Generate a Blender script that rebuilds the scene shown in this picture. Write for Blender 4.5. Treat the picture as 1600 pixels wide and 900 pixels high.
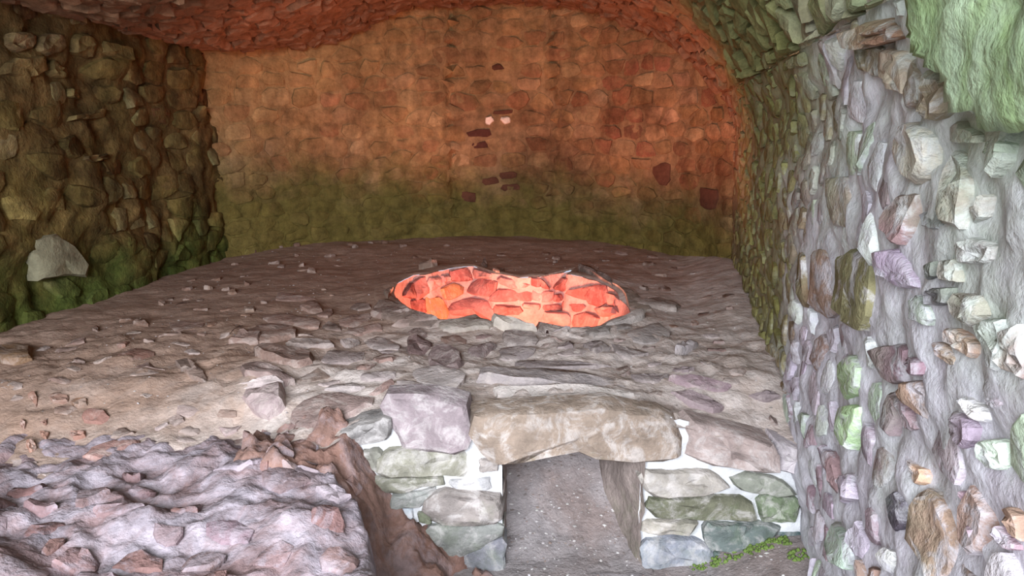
import bpy, math, random
import numpy as np
from mathutils import Vector, noise
from mathutils.bvhtree import BVHTree

for o in list(bpy.data.objects):
    bpy.data.objects.remove(o, do_unlink=True)
scn = bpy.context.scene
COL = scn.collection
R = random.Random(7)

# ------------------------------------------------------------------ camera
FPX = 1164.0
PITCH = math.radians(12.0)
CAMZ = 2.05
cam_d = bpy.data.cameras.new('camera')
cam_d.sensor_width = 36.0
cam_d.lens = FPX / 1600.0 * 36.0
cam_d.clip_start = 0.02
cam = bpy.data.objects.new('camera', cam_d)
COL.objects.link(cam)
cam.location = (0, 0, CAMZ)
cam.rotation_euler = (math.radians(90) - PITCH, 0, 0)
scn.camera = cam

# ------------------------------------------------------------------ light
scn.view_settings.view_transform = 'Standard'
scn.view_settings.look = 'None'
scn.view_settings.gamma = 1.0
scn.view_settings.use_curve_mapping = False
scn.view_settings.exposure = 0.0

world = bpy.data.worlds.new('world')
scn.world = world
world.use_nodes = True
bg = world.node_tree.nodes['Background']
bg.inputs[0].default_value = (0.72, 0.82, 1.0, 1)
bg.inputs[1].default_value = 0.9


def add_light(name, kind, loc, target, energy, color, **kw):
    d = bpy.data.lights.new(name, kind)
    d.energy = energy
    d.color = color
    for k, v in kw.items():
        setattr(d, k, v)
    o = bpy.data.objects.new(name, d)
    COL.objects.link(o)
    o.location = loc
    o.rotation_euler = (Vector(target) - Vector(loc)).to_track_quat('-Z', 'Y').to_euler()
    return o


# daylight coming in through the open mouth of the vault behind the viewer
add_light('daylight_opening', 'AREA', (-1.3, -4.6, 4.0), (0.2, 4.0, 0.8), 2120, (0.91, 0.93, 1.0),
          shape='RECTANGLE', size=5.0, size_y=3.6)
# red floodlight lying in the kiln bowl, aimed up at the back of the vault
add_light('bowl_floodlight', 'SPOT', (-0.15, 5.15, 0.18), (-0.1, 7.6, 1.35), 330, (1.0, 0.35, 0.22),
          spot_size=math.radians(150), spot_blend=0.6, shadow_soft_size=0.22)


# ------------------------------------------------------------------ helpers
def lin(c):
    out = []
    for v in c[:3]:
        v = v / 255.0
        out.append(v / 12.92 if v <= 0.04045 else ((v + 0.055) / 1.055) ** 2.4)
    return out


def tint(c, j=0.0, s=1.0):
    k = 1 + R.uniform(-j, j)
    l = lin(c)
    return (l[0] * k * s, l[1] * k * s * (1 + R.uniform(-j, j) * .25), l[2] * k * s * (1 + R.uniform(-j, j) * .3), 1)


def mesh_obj(name, verts, faces, mat, parent=None, loc=(0, 0, 0), smooth=True, sharp=None):
    m = bpy.data.meshes.new(name)
    m.from_pydata([tuple(v) for v in verts], [], faces)
    if smooth:
        m.polygons.foreach_set('use_smooth', [True] * len(m.polygons))
        if sharp:
            m.set_sharp_from_angle(angle=math.radians(sharp))
    m.update()
    if mat:
        m.materials.append(mat)
    o = bpy.data.objects.new(name, m)
    COL.objects.link(o)
    o.location = loc
    if parent:
        o.parent = parent
        if parent.type == 'EMPTY':
            o.matrix_parent_inverse = parent.matrix_world.inverted()
    return o


def structure(o, label, cat):
    o['kind'] = 'structure'
    o['label'] = label
    o['category'] = cat
    return o


def fbm(p, s, oct=4, seed=0.0):
    return noise.fractal(Vector((p[0] * s + seed, p[1] * s - seed, p[2] * s + 2 * seed)), 0.9, 2.1, oct)


def ridge(p, s, seed=0.0):
    v = noise.noise(Vector((p[0] * s + seed, p[1] * s, p[2] * s - seed)))
    return 1 - abs(v) * 2


def smooth(a, b, x):
    t = min(1, max(0, (x - a) / (b - a)))
    return t * t * (3 - 2 * t)


def interp(x, xs, ys):
    return float(np.interp(x, xs, ys))


CP, SP = math.cos(PITCH), math.sin(PITCH)
CAM = Vector((0, 0, CAMZ))


def ray(px, py):
    dx = (px - 800) / FPX
    up = (450 - py) / FPX
    return Vector((dx, CP + SP * up, -SP + CP * up)).normalized()


def project(p):
    q = Vector(p) - CAM
    f = q.y * CP - q.z * SP
    if f < 0.05:
        return None
    u = q.y * SP + q.z * CP
    return 800 + FPX * q.x / f, 450 - FPX * u / f, f


# ------------------------------------------------------------------ materials
def material(name, base=None, src='object', vary=0.35, vscale=9.0, tint2=None, t2f=0.4, t2s=2.5,
             moss=(), bump=0.5, bscale=14.0, rough=0.92, spec=0.15, fine=60.0, speck=None, streak=0.0, smear=None):
    m = bpy.data.materials.new(name)
    m.use_nodes = True
    nt = m.node_tree
    N, L = nt.nodes, nt.links
    bsdf = N['Principled BSDF']
    bsdf.inputs['Roughness'].default_value = rough
    bsdf.inputs['Specular IOR Level'].default_value = spec
    geo = N.new('ShaderNodeNewGeometry')
    pos = geo.outputs['Position']
    if base is not None:
        rgb = N.new('ShaderNodeRGB')
        l = lin(base)
        rgb.outputs[0].default_value = (l[0], l[1], l[2], 1)
        col = rgb.outputs[0]
    elif src == 'object':
        oi = N.new('ShaderNodeObjectInfo')
        col = oi.outputs['Color']
    else:
        at = N.new('ShaderNodeAttribute')
        at.attribute_name = 'tint'
        col = at.outputs['Color']

    def nz(scale, detail=6, rough_=0.6, dist=0.0):
        n = N.new('ShaderNodeTexNoise')
        n.inputs['Scale'].default_value = scale
        n.inputs['Detail'].default_value = detail
        n.inputs['Roughness'].default_value = rough_
        n.inputs['Distortion'].default_value = dist
        L.new(pos, n.inputs['Vector'])
        return n.outputs['Fac']

    def mp(sock, a, b, c, d):
        r = N.new('ShaderNodeMapRange')
        r.inputs[1].default_value = a
        r.inputs[2].default_value = b
        r.inputs[3].default_value = c
        r.inputs[4].default_value = d
        L.new(sock, r.inputs[0])
        return r.outputs[0]

    def mixc(fac, a, b, mode='MIX'):
        x = N.new('ShaderNodeMix')
        x.data_type = 'RGBA'
        x.blend_type = mode
        if isinstance(fac, float):
            x.inputs[0].default_value = fac
        else:
            L.new(fac, x.inputs[0])
        for s, v in ((x.inputs[6], a), (x.inputs[7], b)):
            if isinstance(v, tuple):
                s.default_value = v
            else:
                L.new(v, s)
        return x.outputs[2]

    if tint2 is not None:
        l = lin(tint2)
        col = mixc(mp(nz(t2s, 5, 0.65, 0.6), 0.42, 0.62, 0.0, t2f), col, (l[0], l[1], l[2], 1))
    if smear:
        l = lin(smear[0])
        col = mixc(mp(nz(smear[1], 8, 0.7, 0.8), 0.48, 0.60, 0.0, smear[2]), col, (l[0], l[1], l[2], 1))
    for (c, k, bias, ns, amp, mx) in moss:
        dt = N.new('ShaderNodeVectorMath')
        dt.operation = 'DOT_PRODUCT'
        dt.inputs[1].default_value = k
        L.new(pos, dt.inputs[0])
        ma = N.new('ShaderNodeMath')
        ma.operation = 'MULTIPLY_ADD'
        L.new(nz(ns, 7, 0.65, 0.4), ma.inputs[0])
        ma.inputs[1].default_value = amp
        L.new(dt.outputs['Value'], ma.inputs[2])
        l = lin(c)
        col = mixc(mp(ma.outputs[0], -bias, -bias + 0.45, 0.0, mx), col, (l[0], l[1], l[2], 1))
    v = mp(nz(vscale, 9, 0.72), 0.32, 0.68, 1 - vary, 1 + vary)
    comb = N.new('ShaderNodeCombineColor')
    for i in range(3):
        L.new(v, comb.inputs[i])
    col = mixc(1.0, col, comb.outputs[0], 'MULTIPLY')
    if streak:
        sc = N.new('ShaderNodeVectorMath')
        sc.operation = 'MULTIPLY'
        sc.inputs[1].default_value = (1, 1, 0.16)
        L.new(pos, sc.inputs[0])
        n = N.new('ShaderNodeTexNoise')
        n.inputs['Scale'].default_value = 6.0
        n.inputs['Detail'].default_value = 7
        n.inputs['Roughness'].default_value = 0.65
        L.new(sc.outputs[0], n.inputs['Vector'])
        v = mp(n.outputs['Fac'], 0.35, 0.65, 1 - streak, 1 + streak)
        comb = N.new('ShaderNodeCombineColor')
        for i in range(3):
            L.new(v, comb.inputs[i])
        col = mixc(1.0, col, comb.outputs[0], 'MULTIPLY')
    if speck:
        vo = N.new('ShaderNodeTexVoronoi')
        vo.inputs['Scale'].default_value = speck[1]
        L.new(pos, vo.inputs['Vector'])
        l = lin(speck[0])
        f2 = mp(vo.outputs['Distance'], 0.10, 0.28, speck[2], 0.0)
        col = mixc(f2, col, (l[0], l[1], l[2], 1))
    L.new(col, bsdf.inputs['Base Color'])
    # relief
    h1 = nz(bscale, 5, 0.6, 0.3)
    h2 = nz(bscale * 3.1, 3, 0.6, 0.2)
    add = N.new('ShaderNodeMath')
    add.operation = 'MULTIPLY_ADD'
    L.new(h2, add.inputs[0])
    add.inputs[1].default_value = 0.5
    L.new(h1, add.inputs[2])
    bp = N.new('ShaderNodeBump')
    bp.inputs['Strength'].default_value = bump
    bp.inputs['Distance'].default_value = 0.016
    L.new(add.outputs[0], bp.inputs['Height'])
    L.new(bp.outputs[0], bsdf.inputs['Normal'])
    return m


GREEN = (120, 135, 70)
PALEGREEN = (172, 196, 160)
OLIVE = (96, 92, 44)
DARKGREEN = (62, 76, 34)

moss_right = [(PALEGREEN, (0, 0.0, 0.18), -0.74, 1.6, 1.0, 0.75),
              ((118, 116, 66), (0, 0.42, 0.28), -2.20, 1.5, 1.0, 0.85),
              ((150, 108, 84), (-0.25, 0.5, 0.12), -3.25, 2.0, 1.0, 0.85)]
moss_back = [((176, 142, 92), (-.12, 0, .25), -1.02, 1.0, 1.0, 0.7),
             ((104, 96, 46), (-.05, 0, -0.9), 0.97, 1.7, 1.1, 0.85)]
moss_left = [((104, 100, 42), (0, 0, -0.1), -0.28, 1.4, 1.0, 0.7),
             ((66, 84, 36), (0, 0, -0.8), 0.55, 2.0, 1.1, 0.8)]
moss_face = [((82, 100, 60), (0, 0, -0.35), -0.42, 7.0, 1.0, 0.75)]

MS, MA, MM = {}, {}, {}
spec = {
    'right': dict(moss=moss_right, mortar=(206, 207, 214), vary=.34, bump=.9, streak=.12, smear=((198, 198, 206), 8.0, .75)),
    'vault': dict(moss=moss_right, mortar=(196, 190, 184), vary=.42, bump=.9, smear=((150, 132, 112), 5.0, .5)),
    'back': dict(moss=moss_back, mortar=(152, 118, 84), vary=.40, bump=1.0, streak=.18, tint2=(112, 76, 50), t2f=.75, t2s=1.5,
                 smear=((160, 124, 86), 4.0, .5)),
    'left': dict(moss=moss_left, mortar=(122, 100, 62), vary=.5, bump=.9, streak=.35, tint2=(84, 66, 40), t2f=.75, t2s=1.8,
                 smear=((134, 116, 70), 4.0, .5)),
    'face': dict(moss=moss_face, mortar=(206, 208, 210), vary=.32, bump=.8, smear=((200, 196, 194), 9.0, .45)),
    'platform': dict(moss=(((152, 124, 106), (-0.36, 0.30, 0), -1.95, 1.1, 1.1, .85),), mortar=(200, 190, 184), vary=.25, bump=.8,  # first tone: platform turns browner towards the left and back
                     smear=((196, 186, 180), 8.0, .5)),
    'bowl': dict(moss=(), mortar=(188, 146, 138), vary=.34, bump=.7, smear=((190, 140, 132), 7.0, .5)),
    'bench': dict(moss=(), mortar=(158, 150, 158), vary=.42, bump=.9, smear=((160, 152, 160), 7.0, .6)),
}
for k, s in spec.items():
    s = dict(s)
    mortar = s.pop('mortar')
    mm = dict(s)
    mm.pop('smear', None)
    if k == 'face':
        mm['moss'] = [((150, 172, 120), (0, 0, -0.5), -0.45, 4.0, 0.9, 0.7)]
        mm['vary'] = .12
        mm['bump'] = .6
    if k == 'right':
        mm['vary'] = .2
        mm['bump'] = .5
        mm['streak'] = .06
        mm['tint2'] = (176, 170, 180)
        mm['t2s'] = 3.0
        mm['t2f'] = .7
    if k == 'platform':
        s['moss'] = [m[:5] + (.3,) for m in s['moss']]
    MS[k] = material(k + '_stone', **s)
    MA[k] = material(k + '_stone_fill', src='attr', **s)
    if k == 'platform':
        mm.update(tint2=(160, 142, 130), t2f=.6, t2s=6.0)
    if k == 'bench':
        mm.update(tint2=(130, 106, 104), t2f=.85, t2s=3.6)
    MM[k] = material(k + '_mortar', base=mortar, **mm)
M_EARTH = material('court_earth', base=(150, 144, 144), vary=.25, bump=.7, bscale=24, speck=((190, 186, 184), 47.0, .3),
                   tint2=(122, 104, 96), t2f=.6, t2s=1.6)
M_ROCK = material('brown_rock', base=(142, 114, 104), vary=.4, bump=1.0, bscale=9, tint2=(112, 84, 74), t2f=.8, t2s=4,
                  smear=((150, 136, 138), 5.0, .6))
M_PEB = material('pebble_stone', src='attr', vary=.12, bump=.2)

# ------------------------------------------------------------------ surfaces of the chamber
XC = -0.3


def x_right(y):
    return 0.68 + 0.2 * y if y < 7 else 2.08 + 0.1 * (y - 7)


def build_profile(y):
    xr = x_right(y)
    pts = [(xr + .06, -.25), (xr + .03, .3), (xr, .8), (xr - .01, 1.3), (xr - .02, 1.75)]
    for i in range(0, 25):
        a = math.radians(90) * i / 24
        pts.append((XC + (xr - .02 - XC) * math.cos(a), 1.9 + 1.56 * math.sin(a)))
    pts += [(-1.0, 3.38), (-1.5, 3.2), (-2.1, 2.95), (-2.7, 2.84), (-3.3, 2.90), (-3.9, 2.95)]
    P = np.array(pts)
    d = np.concatenate([[0], np.cumsum(np.hypot(*np.diff(P, axis=0).T))])
    return P, d


def sgn_disp(p, a1=.05, a2=.018):
    return a1 * fbm(p, 1.3, 3, 3.1) + a2 * fbm(p, 5.0, 3, 9.2)


def S_shell(s, y):
    P, d = build_profile(y)
    x = float(np.interp(s, d, P[:, 0]))
    z = float(np.interp(s, d, P[:, 1]))
    p = Vector((x, y, z))
    n = Vector((-1, .2, 0)).lerp((Vector((XC, y, 1.5)) - p).normalized(), smooth(1.2, 3.2, s)).normalized()
    k = smooth(2.0, 3.4, s)
    return p + n * sgn_disp(p, .035 + .03 * k, .014 + .016 * k)


def ground_hit(px, py, z):
    r = ray(px, py)
    t = (z - CAMZ) / r.z
    return CAM + r * t


PLZ = 0.76
bpx = [(330, 405), (500, 386), (700, 376), (850, 377), (1000, 391), (1090, 407), (1150, 426)]
bpl = [ground_hit(a, b, PLZ) for a, b in bpx]
B = [(v.x, v.y) for v in bpl]
B = [(B[0][0] - .8, B[0][1] - .25)] + B + [(B[-1][0] + .7, B[-1][1] - .75)]
B = np.array(B)
for _ in range(2):
    Q = [B[0]]
    for a, b in zip(B[:-1], B[1:]):
        Q += [a * .75 + b * .25, a * .25 + b * .75]
    Q.append(B[-1])
    B = np.array(Q)
BD = np.concatenate([[0], np.cumsum(np.hypot(*np.diff(B, axis=0).T))])


def S_back(u, v):
    x = float(np.interp(u, BD, B[:, 0]))
    y = float(np.interp(u, BD, B[:, 1]))
    p = Vector((x, y, v))
    n = Vector((-.05 * x, -1, 0)).normalized()
    d = sgn_disp(p, .05, .02)
    # the blocked opening in the middle lies a little behind the wall face
    if -.70 < x < .47:
        d -= .05
    for xj, zj in ((-.70, 1.1), (.47, 1.6)):
        w = x - xj - .03 * noise.noise(Vector((v * 3, xj, 0)))
        d -= .09 * math.exp(-(w / .035) ** 2) * smooth(zj - .1, zj + .1, v)
    return p + n * d


LP = np.array([(-3.75, -2.6), (-3.5, 2.6), (-3.38, 4.2), (-3.22, 5.6), (-3.0, 7.3), (-2.92, 8.3)])
LD = np.concatenate([[0], np.cumsum(np.hypot(*np.diff(LP, axis=0).T))])


def S_left(u, v):
    x = float(np.interp(u, LD, LP[:, 0]))
    y = float(np.interp(u, LD, LP[:, 1]))
    p = Vector((x - .04 * (v - 1), y, v))
    return p + Vector((1, 0, 0)) * sgn_disp(p, .09, .03)


BCX, BCY, BRX, BRY = -.05, 5.87, .93, 1.05


RIM = [(617, 454), (628, 440), (648, 431), (668, 431), (700, 421), (718, 418), (740, 417), (770, 428), (810, 433), (850, 433),
       (884, 429), (897, 418), (925, 438), (950, 448), (968, 466), (986, 489), (960, 497), (938, 508), (930, 514), (890, 517),
       (852, 514), (838, 500), (800, 497), (768, 503), (742, 494), (690, 500), (660, 490), (640, 482), (622, 468)]


def _rim():
    a = []
    for px, py in RIM:
        h = ground_hit(px, py, PLZ + .02)
        a.append((math.atan2((h.y - BCY) / BRY, (h.x - BCX) / BRX), math.hypot((h.x - BCX) / BRX, (h.y - BCY) / BRY)))
    a.sort()
    a = [(a[-1][0] - 2 * math.pi, a[-1][1])] + a + [(a[0][0] + 2 * math.pi, a[0][1])]
    return [t[0] for t in a], [t[1] for t in a]


RIMA, RIMR = _rim()


def rim_r(a):
    a = (a + math.pi) % (2 * math.pi) - math.pi
    return interp(a, RIMA, RIMR)


def e_bowl(x, y):
    dx, dy = (x - BCX) / BRX, (y - BCY) / BRY
    return math.hypot(dx, dy) / rim_r(math.atan2(dy, dx))


def z_top(x):
    return interp(x, [-1.0, -.85, -.62, -.5, .6, .78, 1.15, 1.4], [.64, .64, .72, .74, .75, .70, .60, .56])


def z_plat(x, y):
    p = (x, y, 0)
    z = PLZ + .02 * fbm(p, 1.2, 3, 5) + .012 * fbm(p, 4.0, 3, 1)
    rough = smooth(5.6, 4.2, y)
    z += rough * (.03 * fbm(p, 3.2, 4, 2.2) + .02 * fbm(p, 10.0, 4, 4))
    left = smooth(-.8, -1.25, x)
    z -= left * .2 * smooth(3.85, 3.05, y)
    # soil banked against the walls
    z += .10 * smooth(.5, 0, abs(x - x_right(y))) * smooth(4, 6, y)
    z += .05 * smooth(7.3, 8.3, y)
    e = e_bowl(x, y)
    z += .03 * smooth(1.5, 1.05, e) - .012 * smooth(1.04, 1.0, e)
    k = smooth(3.9, 3.28, y) * smooth(-1.0, -.85, x)
    z += (z_top(x) - PLZ) * k
    return z


def grid(fn, u0, u1, v0, v1, du, dv, keep=None):
    nu = max(2, int(round((u1 - u0) / du)) + 1)
    nv = max(2, int(round((v1 - v0) / dv)) + 1)
    V = []
    for j in range(nv):
        v = v0 + (v1 - v0) * j / (nv - 1)
        for i in range(nu):
            u = u0 + (u1 - u0) * i / (nu - 1)
            V.append(fn(u, v))
    F = []
    for j in range(nv - 1):
        for i in range(nu - 1):
            if keep is None or keep(u0 + (u1 - u0) * (i + .5) / (nu - 1), v0 + (v1 - v0) * (j + .5) / (nv - 1)):
                a = j * nu + i
                F.append((a, a + 1, a + nu + 1, a + nu))
    return V, F


def fine_disp(V, F, amp, s):
    """small lumps of the mortar along the surface normals"""
    m = bpy.data.meshes.new('tmp')
    m.from_pydata([tuple(v) for v in V], [], F)
    m.update()
    out = [Vector(v.co) + v.normal * (amp * fbm(v.co, s, 4, 6.6)) for v in m.vertices]
    bpy.data.meshes.remove(m)
    return out


BVH = {}
# right wall and vault: one swept profile, split at the springing
S_SPLIT = 2.65
Vr, Fr = grid(S_shell, 0, S_SPLIT, -0.9, 8.4, .03, .03)
Vc, Fc = grid(S_shell, S_SPLIT, 9.3, -0.9, 9.4, .05, .05)
Vb, Fb = grid(S_back, 0, BD[-1], .45, 3.7, .028, .035)
Vl, Fl = grid(S_left, 0, LD[-1], -.2, 3.2, .05, .05)
for k, V, F in (('right', Vr, Fr), ('vault', Vc, Fc), ('back', Vb, Fb), ('left', Vl, Fl)):
    BVH[k] = BVHTree.FromPolygons(V, F)

wall_right = structure(mesh_obj('wall_right', fine_disp(Vr, Fr, .024, 9), Fr, MM['right']),
                       'pale lime-mortared rubble wall with green algae along the right side', 'wall')
ceiling = structure(mesh_obj('ceiling', fine_disp(Vc, Fc, .034, 8), Fc, MM['vault']),
                    'rough barrel vault of red and mossy rubble stones', 'vault')
wall_back = structure(mesh_obj('wall_back', fine_disp(Vb, Fb, .014, 7), Fb, MM['back']),
                      'orange-lit rubble end wall with a blocked opening in its middle', 'wall')
wall_left = structure(mesh_obj('wall_left', fine_disp(Vl, Fl, .05, 6), Fl, MM['left']),
                      'dark olive algae-covered rubble wall on the left', 'wall')


# floor of the sunken court in front of the kiln
def z_court(x, y):
    p = (x, y, 0)
    z = .02 * fbm(p, 2.5, 4, 3) + .008 * fbm(p, 14, 3, 8)
    z += .16 * smooth(.75, 1.35, x) * smooth(1.5, 3.2, y)
    return z - .03


Vf, Ff = grid(lambda x, y: Vector((x, y, z_court(x, y))), -3.9, 2.0, -2.6, 3.36, .04, .04)
BVH['court'] = BVHTree.FromPolygons(Vf, Ff)
floor = structure(mesh_obj('floor', Vf, Ff, M_EARTH), 'grey earth floor of the sunken hollow before the stokehole', 'floor')

# ------------------------------------------------------------------ kiln
kiln = bpy.data.objects.new('kiln', None)
COL.objects.link(kiln)
kiln.location = (0.3, 3.4, 0)
kiln['label'] = 'raised masonry kiln platform with red-glowing bowl and square stokehole in front'
kiln['category'] = 'kiln'
bpy.context.view_layer.update()


def keep_plat(x, y):
    if e_bowl(x, y) < 1.12 or x > x_right(y) + .2 or x < interp(y, LP[:, 1], LP[:, 0]) - .2 or y > interp(x, B[:, 0], B[:, 1]) + .2:
        return False
    if (y < 3.3 and x > -.78) or (y < 3.16 and x > -1.16):
        return False
    return True


Vp, Fp = grid(lambda x, y: Vector((x, y, z_plat(x, y))), -3.9, 2.6, 2.9, 8.9, .03, .03, keep_plat)
nb = len(Vp)
NR = 120
for j in range(10):
    for i in range(NR):
        a = 2 * math.pi * i / NR
        k = rim_r(a) * (1.0 + .2 * j / 9)
        x, y = BCX + BRX * k * math.cos(a), BCY + BRY * k * math.sin(a)
        Vp.append(Vector((x, y, z_plat(x, y) + (.004 if j < 9 else -.01))))
for j in range(9):
    for i in range(NR):
        a, b = nb + j * NR + i, nb + j * NR + (i + 1) % NR
        Fp.append((a, b, b + NR, a + NR))
BVH['platform'] = BVHTree.FromPolygons(Vp, Fp)
platform = mesh_obj('platform_top', Vp, Fp, MM['platform'], kiln)


def S_bowl(a, t):
    w = 1 + .03 * noise.noise(Vector((math.cos(a) * 1.5, math.sin(a) * 1.5, t)))
    k = (rim_r(a) * (1 - t) + t) * (1.0 - .40 * t ** 1.2) * (1 + (w - 1) * t)
    r0 = rim_r(a)
    zz = z_plat(BCX + BRX * r0 * math.cos(a), BCY + BRY * r0 * math.sin(a))
    return Vector((BCX + BRX * k * math.cos(a), BCY + BRY * k * math.sin(a), zz + (PLZ - 1.15 - zz) * t))


V, F = grid(S_bowl, 0, 2 * math.pi, 0, 1, 2 * math.pi / 96, .04)
n0 = len(V)
V.append(Vector((BCX, BCY, PLZ - 1.15)))
for i in range(96):
    F.append((n0 - 97 + i, n0 - 97 + i + 1, n0))
BVH['bowl'] = BVHTree.FromPolygons(V, F)
bowl = mesh_obj('bowl_lining', fine_disp(V, F, .012, 9), F, MM['bowl'], kiln)
bowl['label'] = 'stone-lined kiln bowl lit bright red'

# stokehole opening in the face
HX0, HX1, HZ1 = -.045, .625, .585


def y_face(x, z):
    return 3.29 + .03 * (z - .2) + .012 * fbm((x, 0, z), 4, 3, 2) + .02 * math.sin(x * 2)


def keep_face(x, z):
    return not (HX0 < x < HX1 and z < HZ1) and z < z_top(x) + .005


Vk, Fk = grid(lambda x, z: Vector((x, y_face(x, z), z)), -.95, 1.5, -.15, .76, .02, .02, keep_face)
BVH['face'] = BVHTree.FromPolygons(*grid(lambda x, z: Vector((x, y_face(x, z), z)), -1.1, 1.6, -.3, 1.0, .05, .05))
face = mesh_obj('front_face', fine_disp(Vk, Fk, .02, 14), Fk, MM['face'], kiln)
face['label'] = 'front face with bright white lime mortar joints'


def hole(u, v):
    # u: around the opening from left foot over the soffit to right foot, v: depth
    pts = [(HX0, -.15), (HX0, HZ1), (HX1, HZ1), (HX1, -.15)]
    seg = min(2, int(u))
    f = u - seg
    a, b = pts[seg], pts[seg + 1]
    x = a[0] + (b[0] - a[0]) * f
    z = a[1] + (b[1] - a[1]) * f
    nar = 1 - .22 * min(1, v / .5)
    x = (x - (HX0 + HX1) / 2 + .06 * 0) * nar + (HX0 + HX1) / 2 - .06 * min(1, v / .5)
    p = (x, v, z)
    return Vector((x + .02 * fbm(p, 6, 3), 3.27 + v, z + .02 * fbm(p, 6, 3, 4)))


Vh, Fh = grid(hole, 0, 3, 0, 1.6, .05, .04)
M_JAMB = material('jamb_stone', base=(150, 138, 132), vary=.35, bump=.7, moss=moss_face)
jamb = mesh_obj('stokehole_lining', Vh, Fh, M_JAMB, kiln)


def z_gravel(x, y):
    p = (x, y, 0)
    return -.03 + .62 * smooth(3.25, 4.55, y) + .025 * fbm(p, 4, 4, 1) + .008 * fbm(p, 20, 3)


Vg, Fg = grid(lambda x, y: Vector((x, y, z_gravel(x, y))), HX0 - .05, HX1 + .05, 3.2, 4.85, .025, .025)
BVH['gravel'] = BVHTree.FromPolygons(Vg, Fg)
gravel = mesh_obj('gravel_slope', Vg, Fg, M_EARTH, kiln)
gravel['label'] = 'grey gravel slope filling the stokehole'

# ------------------------------------------------------------------ rock bench on the left
bench = bpy.data.objects.new('rubble_bench', None)
COL.objects.link(bench)
bench.location = (-1.4, 2.2, 0)
bench['label'] = 'low lumpy bench of lime-washed rubble in the left foreground'
bench['category'] = 'stone bench'
bpy.context.view_layer.update()


def x_edge(y):
    return interp(y, [1.2, 1.8, 2.3, 2.6, 2.86, 3.1], [-.05, -.16, -.37, -.45, -.60, -.82])


def z_bench(x, y):
    p = (x, y, 0)
    rz = .60 + .07 * fbm(p, 1.5, 3, 7) + .05 * fbm(p, 3.2, 4, 2.0) + .016 * (ridge((x + .3 * y, y * 1.3, .4 * x), 6.0, 5) - .5) \
        + .018 * fbm(p, 13, 5, 3)
    rz += .04 * smooth(-.9, -2.2, x) - .02
    rz += .05 * math.exp(-((x + .82) / .25) ** 2 - ((y - 2.55) / .25) ** 2)
    xe = x_edge(y) + .05 * fbm(p, 3, 2, 4)
    k = smooth(xe + .03, xe - .10, x)
    return rz * k + (-.15) * (1 - k)


def z_slope(x, y):
    p = (x, y, 0)
    z = interp(x, [-1.2, -.9, -.78, -.68, -.56, -.45, -.30, -.1, .05], [.68, .68, .66, .54, .30, .16, .05, -.04, -.15])
    z -= .30 * max(0, 3.22 - y) * smooth(-.95, -.7, x)
    z -= 1.2 * max(0, 2.98 - y) * smooth(-.55, -.8, x)
    return z + .09 * fbm(p, 4, 4, 8) + .06 * fbm(p, 10, 5, 1)


Vn, Fn = grid(lambda x, y: Vector((x, y, z_bench(x, y))), -3.8, -.02, 1.0, 3.35, .016, .016,
              lambda x, y: x < x_edge(y) + .1)
BVH['bench'] = BVHTree.FromPolygons(Vn, Fn)
bench_top = mesh_obj('bench_mass', Vn, Fn, MM['bench'], bench)
Vs, Fs = grid(lambda x, y: Vector((x, y, z_slope(x, y))), -1.2, .05, 2.2, 3.36, .016, .016)
BVH['slope'] = BVHTree.FromPolygons(Vs, Fs)
rock_slope = mesh_obj('rock_slope', Vs, Fs, M_ROCK, bench)
rock_slope['label'] = 'brown rock falling from the bench to the hollow'


# ------------------------------------------------------------------ stones
def resample(P, n):
    P = list(P)
    Q = P + [P[0]]
    d = [0]
    for a, b in zip(Q[:-1], Q[1:]):
        d.append(d[-1] + (b - a).length)
    out = []
    for i in range(n):
        t = d[-1] * i / n
        for k in range(len(P)):
            if d[k + 1] >= t:
                f = (t - d[k]) / max(1e-9, d[k + 1] - d[k])
                out.append(Q[k].lerp(Q[k + 1], f))
                break
    return out


def chaikin(P, w=.2):
    out = []
    for i in range(len(P)):
        a, b = P[i], P[(i + 1) % len(P)]
        out += [a.lerp(b, w), a.lerp(b, 1 - w)]
    return out


def stone_geo(P, n, proud, depth, rings=2, rough=.5, flat=False):
    """outline P (3-D, on the surface) -> local vertices and faces of a stone bedded in it"""
    c = sum(P, Vector()) / len(P)
    size = sum((p - c).length for p in P) / len(P)
    sd = R.uniform(0, 50)
    L = []
    for p in P:
        d = p - c
        L.append(d * (1 + .16 * noise.noise(d.normalized() * 1.9 + Vector((sd, 0, 0)))))
    k = len(L)
    tx, ty = R.uniform(-1, 1) * rough * proud / max(size, 1e-6), R.uniform(-1, 1) * rough * proud / max(size, 1e-6)
    t1 = n.orthogonal().normalized()
    t2 = n.cross(t1)
    V = []
    F = []
    prof = [(1.04, -depth, 0), (1.0, proud * .55, .10), (.84, proud * .95, .16)]
    if rings > 2:
        prof = [(1.04, -depth, 0), (1.0, proud * .6, .08), (.88, proud, .14), (.5, proud * 1.05, .28)]
    for (s, h, j) in prof:
        for l in L:
            q = l * (s * (1 + R.uniform(-.04, .04) * (j > 0)))
            bump = 0
            if j:
                bump = q.dot(t1) * tx + q.dot(t2) * ty + R.uniform(-1, 1) * j * proud * .6 \
                    + j * 3 * proud * noise.noise(q / max(size, 1e-6) * 1.7 + Vector((sd, sd, 0)))
            V.append(q + n * (h + bump))
    V.append(n * (proud * (1.05 + R.uniform(-.25, .25))))
    for r in range(len(prof) - 1):
        for i in range(k):
            a, b = r * k + i, r * k + (i + 1) % k
            F.append((a, b, b + k, a + k))
    r = len(prof) - 1
    for i in range(k):
        F.append((r * k + i, r * k + (i + 1) % k, len(V) - 1))
    area = Vector()
    for i in range(k):
        area += L[i].cross(L[(i + 1) % k])
    if area.dot(n) < 0:
        F = [tuple(reversed(f)) for f in F]
    return c, V, F


HERO = []      # (centre, normal, t1, t2, 2-D polygon)


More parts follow.
